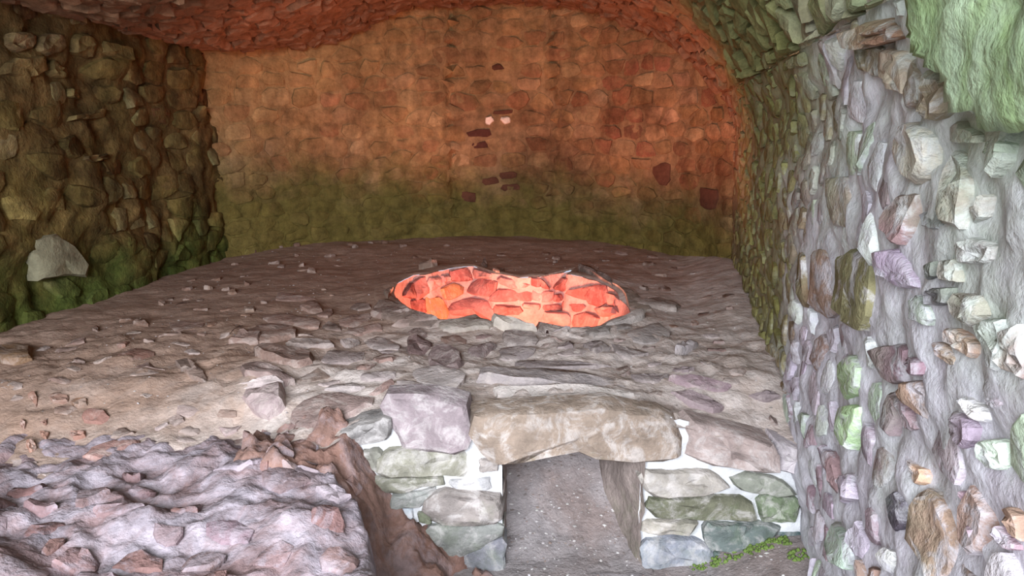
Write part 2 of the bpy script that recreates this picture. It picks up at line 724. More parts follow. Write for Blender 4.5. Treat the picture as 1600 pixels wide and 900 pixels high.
def in_poly(pt, poly):
    x, y = pt
    r = False
    j = len(poly) - 1
    for i in range(len(poly)):
        xi, yi = poly[i]
        xj, yj = poly[j]
        if (yi > y) != (yj > y) and x < (xj - xi) * (y - yi) / (yj - yi) + xi:
            r = not r
        j = i
    return r


def blocked(P, c):
    for (hc, hn, t1, t2, poly, rad) in HERO:
        if (hc - c).length > rad + .4:
            continue
        for p in [c] + P:
            d = p - hc
            if abs(d.dot(hn)) < .25 and in_poly((d.dot(t1), d.dot(t2)), poly):
                return True
    return False


def hero(surf, poly, color, parent, matk, proud=.03, depth=.05, name='stone', label=None, n=14, jit=.03, lift=0, mat=None, grow=1.04):
    P = []
    N_ = Vector()
    for (a, b) in poly:
        r = ray(a, b)
        loc, nor, _, _ = BVH[surf].ray_cast(CAM, r)
        if surf == 'bowl' and loc is not None and loc.y < BCY - .35:
            loc, nor, _, _ = BVH[surf].ray_cast(loc + r * .02, r)
        if loc is None:
            continue
        if nor.dot(r) > 0:
            nor = -nor
        P.append(loc)
        N_ += nor
    if len(P) < 3:
        return None
    nrm = N_.normalized()
    P = resample(chaikin(P, .10), n)
    c = sum(P, Vector()) / len(P)
    P = [c + (p - c) * grow for p in P]
    c = sum(P, Vector()) / len(P)
    size = sum((p - c).length for p in P) / len(P)
    P = [p + Vector((R.uniform(-1, 1), R.uniform(-1, 1), R.uniform(-1, 1))) * size * jit + nrm * lift for p in P]
    proud = min(proud, size * .6)
    c, V, F = stone_geo(P, nrm, proud, depth, rings=3)
    o = mesh_obj(name, V, F, mat or MS[matk], parent, c, sharp=36)
    o.color = tint(color, .06)
    if label:
        o['label'] = label
    t1 = nrm.orthogonal().normalized()
    t2 = nrm.cross(t1)
    HERO.append((c, nrm, t1, t2, [((p - c).dot(t1) * 1.05, (p - c).dot(t2) * 1.05) for p in P],
                 max((p - c).length for p in P)))
    return o


def voronoi(S, bounds, K=22):
    u0, u1, v0, v1 = bounds
    cells = []
    for i in range(len(S)):
        poly = [(u0, v0), (u1, v0), (u1, v1), (u0, v1)]
        d = ((S - S[i]) ** 2).sum(1)
        for j in np.argsort(d)[1:K]:
            mx, my = (S[i] + S[j]) / 2
            nx, ny = S[j] - S[i]
            out = []
            for a in range(len(poly)):
                p, q = poly[a], poly[(a + 1) % len(poly)]
                dp = (p[0] - mx) * nx + (p[1] - my) * ny
                dq = (q[0] - mx) * nx + (q[1] - my) * ny
                if dp <= 0:
                    out.append(p)
                if dp * dq < 0:
                    t = dp / (dp - dq)
                    out.append((p[0] + (q[0] - p[0]) * t, p[1] + (q[1] - p[1]) * t))
            poly = out
            if len(poly) < 3:
                break
        cells.append(poly)
    return cells


VIEWS = [CAM, CAM + Vector((.7, 0, 0)), CAM + Vector((-.7, 0, 0))]


def visible(p, own):
    q = project(p)
    if q is None or not (-170 < q[0] < 1770 and -110 < q[1] < 1000):
        return False
    for c in VIEWS:
        d = p - c
        L_ = d.length
        d.normalize()
        ok = True
        for k, b in BVH.items():
            if k in ('face', 'gravel', 'court', own):
                continue
            loc, _, _, dist = b.ray_cast(c, d, L_ - .12)
            if loc is not None:
                ok = False
                break
        if ok:
            return True
    return False


def fill(fn, own, bounds, su, sv, gap, palette, parent, matk, proud=(.015, .04), inward=None, jit=.28, drop=.0,
         shrink=(.86, 1.0), n=9, limit=290, scale=1.0, accept=None):
    u0, u1, v0, v1 = bounds
    seeds = []
    v = v0
    while v < v1:
        h = sv * R.uniform(.75, 1.3)
        u = u0 - R.uniform(0, su)
        while u < u1:
            w = su * R.uniform(.55, 1.5)
            seeds.append((u + w / 2 + R.uniform(-1, 1) * jit * su * .5, v + h / 2 + R.uniform(-1, 1) * jit * h))
            u += w
        v += h
    S = np.array(seeds)
    asp = su / sv
    cells = voronoi(S * np.array([1, asp]), (u0, u1, v0 * asp, v1 * asp))
    out = []
    for poly in cells:
        if len(poly) < 3 or R.random() < drop:
            continue
        pts = [Vector((a, b / asp, 0)) for a, b in poly]
        c = sum(pts, Vector()) / len(pts)
        k = R.uniform(*shrink)
        q = []
        for p in pts:
            d = p - c
            l = d.length
            q.append(c + d * max(.25, (l - gap) / max(l, 1e-6)) * k)
        q = resample(chaikin(q, .12), n)
        size = sum((p - c).length for p in q) / n
        if size < .02:
            continue
        q = [p + Vector((R.uniform(-1, 1), R.uniform(-1, 1), 0)) * size * .09 for p in q]
        P = [fn(p.x, p.y) for p in q]
        cc = sum(P, Vector()) / n
        if accept and not accept(cc):
            continue
        if not visible(cc, own) or blocked(P, cc):
            continue
        e = .06
        a = fn(c.x + e, c.y) - fn(c.x - e, c.y)
        b = fn(c.x, c.y + e) - fn(c.x, c.y - e)
        nrm = a.cross(b).normalized()
        if nrm.dot(inward - cc if inward is not None else CAM - cc) < 0:
            nrm = -nrm
        pr = project(cc)
        inframe = 0 <= pr[0] <= 1600 and 0 <= pr[1] <= 900
        rank = (size / pr[2]) * (1 if inframe else .2)
        colr = palette(cc)
        out.append((rank, P, nrm, R.uniform(*proud), colr))
    out.sort(key=lambda t: -t[0])
    jV, jF, jC = [], [], []
    for i, (rank, P, nrm, pr, colr) in enumerate(out):
        c, V, F = stone_geo(P, nrm, pr, .04, rings=2)
        if i < limit:
            o = mesh_obj('stone', V, F, MS[matk], parent, c, sharp=36)
            o.color = colr
        else:
            b0 = len(jV)
            jV += [c + v for v in V]
            jF += [tuple(b0 + x for x in f) for f in F]
            jC += [colr] * len(V)
    if jV:
        o = mesh_obj('small_stones', jV, jF, MA[matk], parent, sharp=36)
        o['kind'] = 'stuff'
        at = o.data.color_attributes.new('tint', 'FLOAT_COLOR', 'POINT')
        at.data.foreach_set('color', np.array(jC, dtype=np.float32).ravel())
    print('fill', own, len(out))


def pal(cols, j=.18):
    return lambda p: tint(R.choice(cols), j)


def off(lst, ox, oy, s):
    return [(ox + a / s, oy + b / s) for a, b in lst]


# ---- front face blocks
LAV = (168, 154, 158)
FACE = [
    ([(603, 640), (606, 622), (625, 613), (730, 625), (733, 690), (720, 695), (630, 695), (618, 660)], LAV, .06),
    ([(528, 672), (610, 645), (612, 678), (592, 690), (563, 693), (530, 685)], (152, 150, 146), .04),
    ([(567, 702), (592, 700), (600, 710), (590, 735), (570, 728)], (150, 150, 138), .03),
    ([(598, 698), (707, 697), (735, 718), (731, 743), (597, 738)], (150, 148, 134), .045),
    ([(580, 742), (692, 743), (693, 755), (653, 758), (643, 767), (595, 768), (580, 757)], (140, 140, 124), .035),
    ([(750, 715), (778, 720), (777, 735), (750, 737)], (188, 178, 174), .02),
    ([(697, 748), (767, 745), (765, 763), (720, 767)], (206, 204, 206), .02),
    ([(680, 770), (697, 760), (783, 773), (785, 787), (783, 812), (680, 817), (658, 787)], (166, 158, 152), .06),
    ([(610, 770), (653, 767), (680, 760), (677, 773), (657, 790), (612, 790)], (152, 156, 150), .03),
    ([(613, 792), (643, 792), (648, 808), (620, 813)], (206, 214, 222), .02),
    ([(653, 797), (673, 800), (675, 817), (657, 815)], (136, 142, 120), .02),
    ([(663, 820), (783, 815), (787, 833), (720, 870), (687, 863), (667, 837)], (160, 162, 158), .03),
    ([(630, 818), (657, 817), (667, 840), (680, 860), (643, 837)], (166, 156, 156), .03),
    ([(717, 873), (787, 835), (788, 897), (747, 899)], (152, 152, 162), .03),
    ([(1003, 733), (1110, 732), (1133, 757), (1087, 767), (1033, 773), (1007, 760)], (188, 182, 172), .05),
    ([(1140, 747), (1167, 735), (1210, 743), (1237, 763), (1207, 768), (1153, 763)], (160, 164, 152), .045),
    ([(1003, 775), (1113, 769), (1172, 775), (1167, 803), (1100, 807), (1017, 805)], (124, 124, 106), .05),
    ([(1183, 772), (1243, 773), (1248, 813), (1187, 810)], (134, 148, 120), .045),
    ([(1003, 810), (1085, 812), (1080, 830), (1023, 833), (1003, 826)], (190, 184, 172), .035),
    ([(1100, 813), (1200, 817), (1213, 823), (1202, 847), (1153, 860), (1107, 850)], (116, 128, 124), .05),
    ([(1003, 840), (1087, 837), (1110, 857), (1100, 877), (1002, 883)], (162, 166, 178), .05),
    ([(1113, 860), (1167, 863), (1150, 877), (1113, 877)], (112, 130, 124), .03),
    ([(1213, 830), (1253, 830), (1247, 847), (1210, 852)], (98, 118, 118), .03),
    ([(1250, 760), (1277, 760), (1287, 800), (1253, 813)], (176, 188, 170), .03),
    ([(1073, 655), (1202, 685), (1203, 725), (1197, 728), (1100, 722), (1072, 710), (1077, 677)], (190, 172, 168), .06),
    ([(1207, 687), (1270, 703), (1275, 737), (1210, 733)], (208, 200, 204), .05),
]
for poly, c, pr in FACE:
    hero('face', poly, [v * .88 for v in c], face, 'face', proud=pr, depth=.12, n=16, jit=.015, grow=1.07)
lintel = hero('face', [(742, 642), (800, 634), (900, 627), (1000, 634), (1045, 642), (1062, 662), (1065, 700), (1055, 708),
                       (990, 718), (940, 715), (905, 702), (870, 703), (830, 712), (790, 718), (760, 705), (745, 690)],
              (144, 130, 116), kiln, 'face', proud=.07, depth=.10, name='lintel', n=24, jit=.012, grow=1.0,
              label='long heavy lintel stone with mossy underside over the stokehole')

# ---- stones set in the platform
BR, GY, DK = (132, 108, 100), (146, 136, 134), (104, 92, 88)
PLAT = []


def addp(lst, ox, oy, s, c, pr=.025):
    PLAT.append((off(lst, ox, oy, s), c, pr))


A = (400, 450, 4.0)
addp([(0, 260), (120, 240), (240, 270), (255, 300), (180, 330), (0, 360), (-130, 330), (-120, 290)], *A, BR, .05)
addp([(50, 180), (170, 165), (390, 205), (375, 250), (280, 245), (60, 220)], *A, BR, .03)
addp([(270, 130), (340, 95), (400, 110), (420, 150), (340, 165)], *A, BR, .04)
addp([(370, 175), (470, 130), (480, 165), (440, 190)], *A, BR)
addp([(130, 40), (300, 55), (370, 70), (260, 85), (130, 80)], *A, BR)
addp([(590, 130), (640, 92), (710, 110), (720, 130), (640, 145)], *A, DK)
addp([(520, 210), (560, 185), (715, 170), (720, 195), (620, 245), (530, 240)], *A, BR)
addp([(750, 140), (880, 90), (960, 110), (970, 150), (800, 190), (720, 170)], *A, (112, 96, 92), .05)
addp([(830, 240), (1000, 175), (1100, 190), (1140, 205), (920, 250)], *A, (128, 112, 106), .04)
addp([(420, 250), (450, 220), (500, 235), (545, 268), (430, 262)], *A, DK)
addp([(540, 285), (640, 255), (780, 238), (810, 270), (720, 275), (620, 300)], *A, BR)
addp([(950, 285), (1010, 258), (1070, 290), (1060, 320), (980, 310)], *A, (120, 104, 100))
addp([(955, 350), (1000, 325), (1100, 355), (1080, 380), (1040, 420), (950, 410)], *A, (112, 92, 90), .06)
addp([(520, 335), (590, 325), (660, 345), (580, 378)], *A, GY)
addp([(670, 350), (760, 315), (880, 360), (910, 385), (760, 390)], *A, GY)
addp([(190, 360), (230, 325), (470, 340), (480, 370), (300, 380)], *A, GY, .04)
addp([(0, 405), (310, 400), (350, 405), (350, 460), (305, 490), (160, 480), (0, 430)], *A, (122, 100, 92), .07)
addp([(400, 470), (460, 400), (690, 415), (640, 460), (480, 475)], *A, (138, 126, 126))
addp([(730, 440), (800, 415), (880, 430), (860, 460), (760, 470)], *A, BR)
addp([(1080, 450), (1110, 410), (1280, 430), (1300, 490), (1180, 505), (1080, 480)], *A, (108, 92, 90), .07)
addp([(1150, 320), (1250, 305), (1330, 340), (1200, 380)], *A, BR)
addp([(1330, 385), (1480, 365), (1500, 378), (1380, 440), (1340, 420)], *A, (118, 104, 102), .04)
addp([(620, 495), (740, 490), (700, 515), (630, 510)], *A, BR)
addp([(650, 540), (760, 525), (880, 535), (870, 570), (690, 595)], *A, GY)
addp([(420, 645), (480, 615), (610, 595), (690, 630), (560, 655)], *A, GY)
addp([(690, 680), (780, 620), (850, 590), (865, 605), (760, 665)], *A, BR)
addp([(210, 870), (270, 745), (480, 680), (600, 690), (770, 700), (700, 760), (520, 840), (300, 890)], *A, (140, 120, 116), .05)
addp([(-90, 650), (180, 650), (180, 780), (100, 825), (0, 800), (-90, 700)], *A, (158, 142, 142), .10)
addp([(-100, 490), (0, 470), (110, 500), (255, 605), (180, 620), (100, 580), (-80, 560)], *A, (126, 110, 106), .06)
addp([(-110, 600), (0, 580), (120, 580), (180, 635), (-100, 640)], *A, (182, 170, 168), .05)
addp([(980, 520), (1100, 500), (1300, 530), (1290, 620), (1180, 650), (1000, 600)], *A, (166, 158, 156), .04)
addp([(880, 600), (960, 590), (1150, 640), (1000, 650)], *A, (160, 150, 148))
A = (800, 450, 4.0)
addp([(-60, 290), (100, 300), (155, 320), (150, 370), (-50, 360)], *A, (136, 126, 122), .05)
addp([(-90, 385), (100, 378), (150, 395), (80, 450), (-60, 460)], *A, (142, 132, 130), .03)
addp([(440, 370), (540, 345), (610, 400), (520, 415)], *A, (118, 108, 106), .05)
addp([(620, 360), (760, 390), (870, 410), (720, 450), (660, 420)], *A, (140, 130, 128))
addp([(260, 380), (360, 345), (395, 375)], *A, (118, 106, 104), .03)
addp([(0, 475), (200, 470), (560, 495), (640, 500), (300, 515), (100, 510)], *A, (134, 124, 122), .04)
addp([(-200, 540), (350, 530), (700, 580), (780, 622), (500, 615), (-160, 605)], *A, (148, 140, 138), .05)
addp([(-160, 640), (300, 628), (640, 636), (790, 680), (760, 700), (350, 700), (-120, 690)], *A, (182, 174, 170), .04)
addp([(720, 555), (980, 545), (920, 590), (840, 595)], *A, (126, 116, 116))
addp([(970, 580), (1150, 570), (1370, 625), (1300, 650), (1120, 625)], *A, (134, 116, 120), .04)
addp([(990, 660), (1130, 645), (1320, 760), (1250, 785), (1080, 720)], *A, (136, 120, 122), .04)
addp([(1000, 500), (1140, 515), (1100, 530), (1010, 525)], *A, (124, 112, 114))
addp([(1010, 415), (1090, 335), (1170, 355), (1110, 400)], *A, (168, 162, 164), .06)
addp([(1480, 680), (1600, 650), (1680, 690), (1600, 720)], *A, (120, 108, 110), .04)
addp([(450, 270), (620, 250), (600, 290), (500, 310)], *A, (140, 132, 128), .03)
addp([(700, 280), (900, 230), (1000, 300), (880, 360), (760, 340)], *A, (148, 140, 138), .03)
addp([(620, 10), (900, 60), (1060, 120), (1000, 150), (780, 110)], *A, (134, 122, 114), .05)
A = (0, 450, 4.0)
addp([(720, 430), (850, 375), (980, 410), (900, 450), (820, 455)], *A, (124, 88, 78), .02)
addp([(715, 360), (815, 335), (780, 375)], *A, (116, 80, 70))
addp([(830, 235), (880, 200), (935, 240)], *A, (112, 88, 78), .04)
addp([(575, 265), (610, 240), (615, 280)], *A, (116, 84, 74))
addp([(1060, 240), (1130, 215), (1280, 220), (1230, 280), (1100, 280)], *A, (126, 104, 94), .02)
addp([(440, 720), (470, 690), (550, 705), (545, 740), (480, 750)], *A, (140, 104, 80), .03)
addp([(515, 820), (540, 780), (640, 770), (690, 810), (660, 845), (540, 850)], *A, (134, 96, 88), .03)
addp([(120, 850), (140, 820), (165, 850), (150, 895)], *A, (126, 88, 78))
addp([(175, 680), (215, 655), (240, 710), (230, 750)], *A, (128, 92, 80))
addp([(310, 680), (360, 655), (430, 680), (420, 720), (330, 715)], *A, (140, 110, 98))
addp([(1440, 350), (1500, 290), (1600, 260), (1640, 300), (1600, 370)], *A, (124, 104, 98), .05)
addp([(1480, 250), (1530, 240), (1440, 290)], *A, (104, 88, 82))
addp([(1050, 830), (1120, 800), (1165, 830), (1090, 870)], *A, (120, 106, 102))
addp([(240, 840), (300, 825), (290, 860)], *A, (130, 96, 86))
addp([(0, 385), (200, 378), (185, 460), (0, 470), (-60, 440), (-60, 400)], *A, (108, 84, 58), .07)
addp([(1100, 490), (1180, 465), (1290, 540), (1300, 600), (1180, 560)], *A, (128, 112, 106), .05)
A = (0, 675, 4.0)
addp([(520, 180), (640, 90), (880, 60), (880, 220), (700, 220)], *A, (150, 116, 110), .05)
addp([(1040, 130), (1380, 150), (1440, 190), (1400, 215), (1150, 230), (1060, 200)], *A, (152, 120, 114), .04)
addp([(160, 80), (205, 60), (235, 105), (190, 130)], *A, (146, 104, 88), .03)
addp([(245, 10), (310, 5), (290, 55)], *A, (142, 104, 90), .03)
addp([(430, 0), (540, 0), (530, 40), (470, 55)], *A, (142, 104, 92), .03)
addp([(1400, 195), (1450, 200), (1490, 310), (1420, 230)], *A, (140, 112, 106), .03)
# rim of the bowl
A = (600, 390, 3.81)
addp([(640, 430), (700, 390), (890, 370), (945, 400), (940, 490), (800, 500), (650, 460)], *A, (176, 168, 158), .09)
addp([(350, 425), (430, 396), (560, 392), (635, 435), (640, 470), (400, 500), (330, 470)], *A, (160, 152, 142), .05)
addp([(1270, 450), (1400, 385), (1540, 390), (1550, 420), (1290, 465)], *A, (168, 160, 154), .06)
addp([(0, 315), (110, 310), (235, 390), (330, 425), (200, 470), (0, 410), (-60, 360)], *A, (112, 100, 92), .05)
addp([(1190, 480), (1450, 440), (1480, 470), (1250, 520)], *A, (146, 138, 134), .03)
addp([(0, 250), (60, 235), (100, 280), (120, 300), (20, 300)], *A, (134, 122, 112), .04)
addp([(205, 125), (270, 72), (330, 100), (340, 125)], *A, (108, 92, 80), .08)
addp([(570, 100), (600, 82), (620, 105)], *A, (100, 84, 76), .06)
addp([(1150, 108), (1210, 115), (1360, 190), (1350, 218), (1280, 205)], *A, (104, 94, 88), .06)
addp([(650, 130), (690, 112), (720, 130), (690, 142)], *A, (116, 98, 88), .05)
addp([(1350, 200), (1420, 240), (1470, 350), (1560, 380), (1600, 370), (1500, 260)], *A, (128, 116, 106), .03)
for poly, c, pr in PLAT:
    hero('platform', poly, [min(255, v + 14) for v in c], platform, 'platform', proud=pr * .6, depth=.06, n=13, jit=.03)

# ---- bowl lining
RED = (198, 178, 168)
BOWL = [
    [(90, 190), (160, 190), (175, 290), (110, 280)],
    [(135, 165), (240, 155), (265, 250), (230, 280), (180, 300), (165, 200)],
    [(255, 170), (330, 165), (330, 215), (265, 250)],
    [(335, 160), (395, 155), (395, 195), (340, 215)],
    [(375, 130), (490, 110), (535, 180), (400, 190)],
    [(530, 110), (610, 105), (660, 145), (640, 165), (545, 172)],
    [(520, 200), (560, 182), (675, 178), (655, 280), (495, 260)],
    [(335, 240), (400, 205), (465, 215), (470, 265), (390, 300), (350, 290)],
    [(240, 285), (330, 285), (370, 350), (370, 410), (345, 420), (250, 380)],
    [(450, 305), (520, 285), (620, 315), (650, 375), (640, 430), (560, 390), (460, 390), (385, 380), (385, 330)],
    [(150, 310), (235, 295), (240, 385), (180, 380)],
    [(680, 150), (760, 150), (870, 200), (860, 220), (760, 225), (680, 190)],
    [(875, 170), (930, 165), (985, 230), (875, 212)],
    [(680, 235), (860, 240), (865, 310), (700, 305), (640, 295)],
    [(875, 245), (1000, 242), (995, 290), (960, 312), (880, 302)],
    [(950, 150), (1090, 160), (1070, 250), (1000, 230)],
    [(1095, 130), (1140, 105), (1240, 180), (1285, 205), (1190, 300), (1080, 250)],
    [(1200, 245), (1260, 212), (1330, 230), (1340, 310), (1290, 340), (1220, 320)],
    [(1338, 260), (1390, 270), (1410, 330), (1350, 340)],
    [(655, 328), (815, 338), (815, 382), (660, 390)],
    [(825, 312), (930, 325), (930, 355), (830, 345)],
    [(940, 332), (1045, 322), (1045, 360), (950, 362)],
    [(1055, 312), (1200, 332), (1170, 370), (1060, 360)],
    [(948, 372), (1108, 382), (1108, 460), (1000, 455), (950, 440)],
    [(1120, 392), (1230, 375), (1290, 402), (1270, 450), (1160, 475), (1115, 470)],
    [(1230, 347), (1385, 347), (1380, 382), (1290, 398)],
    [(1392, 290), (1470, 370), (1400, 385), (1388, 330)],
    [(960, 465), (1110, 472), (1040, 492), (960, 482)],
    [(1005, 270), (1050, 262), (1060, 300), (1005, 312)],
]
for i, b in enumerate(BOWL):
    c = R.choice([(172, 118, 112), (152, 98, 92), (184, 134, 126), (138, 84, 80)])
    if i == 0:
        c = (110, 64, 60)
    if i in (7, 8):
        c = (182, 128, 92)
    o = hero('bowl', off(b, 600, 390, 3.81), c, bowl, 'bowl', proud=.03, depth=.05, n=12, jit=.02, grow=1.08)
    if o is not None and i == 16:
        o['label'] = 'large leaning slab at the right of the bowl rim'

# ---- right wall stones
MV, PU, BN, DP = (150, 128, 136), (138, 114, 122), (152, 128, 114), (104, 96, 106)
WR = [
    ([(1405, 210), (1432, 188), (1468, 207), (1470, 250), (1460, 275), (1440, 285), (1425, 270), (1405, 240)], (202, 192, 182), .06),
    ([(1497, 240), (1510, 240), (1525, 285), (1520, 350), (1505, 351), (1487, 332), (1492, 275)], (150, 120, 128), .05),
    ([(1527, 325), (1550, 300), (1547, 337), (1527, 350)], (160, 140, 146), .03),
    ([(1397, 325), (1412, 307), (1444, 300), (1435, 337), (1425, 385), (1400, 365)], (146, 122, 122), .05),
    ([(1442, 337), (1457, 330), (1480, 332), (1480, 360), (1450, 355)], (150, 148, 158), .02),
    ([(1510, 385), (1532, 370), (1555, 385), (1550, 412), (1515, 410)], (164, 142, 152), .04),
    ([(1385, 395), (1410, 390), (1422, 405), (1437, 445), (1417, 450), (1390, 425)], (174, 160, 178), .05),
    ([(1449, 415), (1467, 405), (1467, 432), (1450, 437)], DP, .03),
    ([(1477, 410), (1497, 405), (1505, 440), (1482, 437)], MV, .03),
    ([(1275, 400), (1287, 387), (1297, 410), (1315, 480), (1300, 495), (1275, 480)], BN, .05),
    ([(1501, 457), (1540, 465), (1542, 495), (1535, 510), (1507, 495)], PU, .04),
    ([(1450, 455), (1490, 450), (1492, 472), (1472, 477), (1452, 475)], DP, .03),
    ([(1485, 522), (1497, 510), (1530, 540), (1527, 560), (1520, 560), (1487, 532)], (204, 166, 150), .03),
    ([(1547, 510), (1552, 499), (1582, 500), (1580, 550), (1570, 580), (1560, 567)], (124, 112, 126), .05),
    ([(1583, 515), (1610, 510), (1612, 590), (1583, 580)], (156, 124, 126), .04),
    ([(1370, 547), (1395, 535), (1421, 542), (1417, 597), (1405, 597), (1385, 572)], PU, .04),
    ([(1472, 535), (1482, 537), (1500, 562), (1497, 575), (1480, 555)], BN, .03),
    ([(1422, 610), (1430, 592), (1452, 612), (1455, 655), (1430, 630)], BN, .04),
    ([(1420, 557), (1442, 560), (1447, 590), (1430, 580)], PU, .03),
    ([(1320, 570), (1335, 557), (1350, 572), (1347, 610), (1332, 625), (1317, 610)], (166, 188, 150), .05),
    ([(1315, 637), (1340, 630), (1350, 645), (1347, 675), (1340, 700), (1320, 690)], (184, 212, 168), .05),
    ([(1515, 627), (1522, 622), (1546, 645), (1545, 660), (1532, 657)], (244, 244, 244), .03),
    ([(1490, 647), (1505, 640), (1532, 662), (1535, 690), (1525, 704), (1500, 685)], (172, 158, 172), .04),
    ([(1550, 622), (1565, 620), (1575, 632), (1560, 640)], (168, 158, 166), .03),
    ([(1400, 617), (1417, 625), (1435, 672), (1425, 675)], MV, .03),
    ([(1395, 780), (1400, 769), (1412, 772), (1421, 790), (1417, 820), (1410, 832), (1399, 820)], (94, 88, 98), .03),
    ([(1465, 762), (1475, 775), (1487, 805), (1497, 845), (1492, 905), (1460, 905), (1435, 850), (1440, 800), (1450, 775)], (158, 136, 120), .04),
    ([(1505, 830), (1535, 822), (1541, 835), (1532, 861), (1517, 852)], (162, 136, 146), .03),
    ([(1565, 830), (1570, 820), (1597, 855), (1585, 862), (1567, 845)], (160, 136, 146), .03),
    ([(1575, 795), (1590, 792), (1605, 805), (1605, 847), (1585, 830)], (172, 146, 130), .04),
    ([(1422, 717), (1452, 737), (1450, 757), (1437, 757)], (212, 178, 152), .03),
    ([(1507, 767), (1525, 772), (1532, 780), (1525, 797), (1512, 782)], MV, .02),
    ([(1297, 712), (1305, 707), (1312, 737), (1310, 775), (1300, 750)], (150, 126, 128), .04),
    ([(1310, 745), (1340, 740), (1345, 780), (1320, 787)], (186, 176, 188), .05),
    ([(1332, 835), (1345, 815), (1357, 850), (1350, 875), (1332, 855)], (184, 176, 188), .03),
    ([(1307, 815), (1330, 835), (1340, 887), (1325, 890), (1302, 865)], (184, 202, 188), .06),
    ([(1545, 690), (1570, 687), (1581, 712), (1572, 735), (1547, 725)], (204, 218, 204), .04),
    ([(1350, 45), (1390, 27), (1417, 50), (1405, 65), (1360, 72)], (144, 88, 76), .09),
    ([(1337, 32), (1350, 50), (1362, 110), (1350, 100)], (120, 84, 72), .04),
    ([(1390, 77), (1405, 77), (1420, 85), (1432, 145), (1405, 140), (1390, 112)], (178, 152, 142), .05),
    ([(1457, 112), (1480, 110), (1500, 130), (1482, 185), (1457, 180)], (132, 100, 90), .06),
    ([(1482, 200), (1500, 190), (1550, 212), (1545, 222), (1487, 222)], (160, 142, 146), .03),
    ([(1430, 90), (1445, 110), (1450, 150), (1435, 170), (1425, 150)], (138, 112, 104), .04),
    ([(1350, 78), (1385, 72), (1388, 120), (1365, 112)], (150, 128, 116), .03),
    ([(1545, 225), (1590, 215), (1592, 240), (1550, 242)], (178, 186, 178), .04),
    ([(1318, 405), (1340, 385), (1365, 410), (1362, 500), (1340, 515), (1322, 480)], (132, 128, 96), .06),
    ([(1250, 400), (1262, 395), (1268, 470), (1255, 480)], (118, 96, 76), .04),
    ([(1296, 280), (1330, 275), (1332, 350), (1305, 355)], (158, 140, 134), .03),
]
for poly, c, pr in WR:
    hero('right', poly, c, wall_right, 'right', proud=pr * .6, depth=.05, n=14, jit=.03)
# thick mossy render left hanging at the top of the right wall
M_MOSS = material('mossy_render', base=(146, 172, 124), vary=.35, bump=.8, bscale=10, tint2=(178, 200, 172), t2f=.8, t2s=3.0)
MP = [(1425, -60), (1440, 25), (1438, 75), (1460, 92), (1510, 100), (1513, 135), (1517, 160), (1540, 175),
      (1600, 185), (1680, 190), (1900, 200), (1900, -160), (1425, -160)]
mp_yz = []
for q in MP:
    h = None
    for kk in ('right', 'vault'):
        h = h or BVH[kk].ray_cast(CAM, ray(q[0] + 48, q[1]))[0]
    if h is not None:
        mp_yz.append((h.y, h.z))


def S_moss(s_, y):
    p = S_shell(s_, y)
    n = Vector((-1, .2, -.1)).normalized()
    return p + n * (.05 + .012 * fbm(p, 4, 3, 2) + .018 * fbm((p.x, p.y * .7, p.z * 1.6), 9, 4, 5))


def keep_moss(s_, y):
    p = S_shell(s_, y)
    return in_poly((p.y + .02 * noise.noise(p * 9), p.z + .02 * noise.noise(p * 9 + Vector((5, 0, 0)))), mp_yz)


Vm, Fm = grid(S_moss, 1.6, 3.6, .6, 3.2, .022, .022, keep_moss)
used = sorted({i for f in Fm for i in f})
ren = {i: k for k, i in enumerate(used)}
patch = mesh_obj('mossy_render', [Vm[i] for i in used], [tuple(ren[i] for i in f) for f in Fm], M_MOSS, wall_right)
sm = patch.modifiers.new('thickness', 'SOLIDIFY')
sm.thickness = .09
sm.offset = 0
patch['label'] = 'bright green mossy render layer with a broken lower edge'

# ---- left and back wall stones that stand out, and shaded sockets as dark pieces
hero('left', [(45, 400), (60, 372), (85, 365), (110, 380), (127, 415), (120, 430), (95, 428), (55, 438)], (152, 148, 120), wall_left,
     'left', proud=.07, label='large pale boulder low in the wall', mat=material('pale_boulder', vary=.3, bump=.6))
for b in ([(30, 290), (60, 205), (190, 215), (190, 300), (120, 330)], [(215, 330), (240, 205), (390, 215), (390, 310), (270, 350)],
          [(440, 330), (450, 230), (520, 205), (580, 260), (580, 350), (520, 358)], [(20, 470), (30, 370), (250, 360), (270, 440), (200, 490)],
          [(290, 380), (420, 470), (380, 500), (290, 460)], [(440, 105), (510, 95), (520, 155), (440, 150)],
          [(620, 250), (800, 300), (800, 390), (640, 330)], [(310, 60), (400, 70), (390, 110), (300, 100)],
          [(380, 20), (540, 10), (530, 65), (400, 50)], [(410, 560), (480, 555), (490, 620), (410, 610)],
          [(400, 740), (640, 680), (650, 740), (420, 760)], [(500, 985), (650, 960), (640, 1000), (560, 1020), (510, 1010)]):
    hero('left', off(b, 0, 0, 4.0), R.choice([(158, 138, 90), (146, 124, 82), (152, 128, 94)]), wall_left, 'left', proud=.05, depth=.06)
M_PALE = material('pale_stone', vary=.15, bump=.4)
for poly in ([(758, 184), (768, 182), (772, 188), (766, 195), (758, 194)], [(782, 184), (796, 183), (799, 190), (790, 195), (784, 190)]):
    hero('back', poly, (250, 226, 205), wall_back, 'back', proud=.03, n=10, label='small pale cream stone', mat=M_PALE)
M_SOCKET_SHADE = material('socket_shade', vary=.3, bump=.5)  # dark colour stands in for the shade inside sockets of the back wall
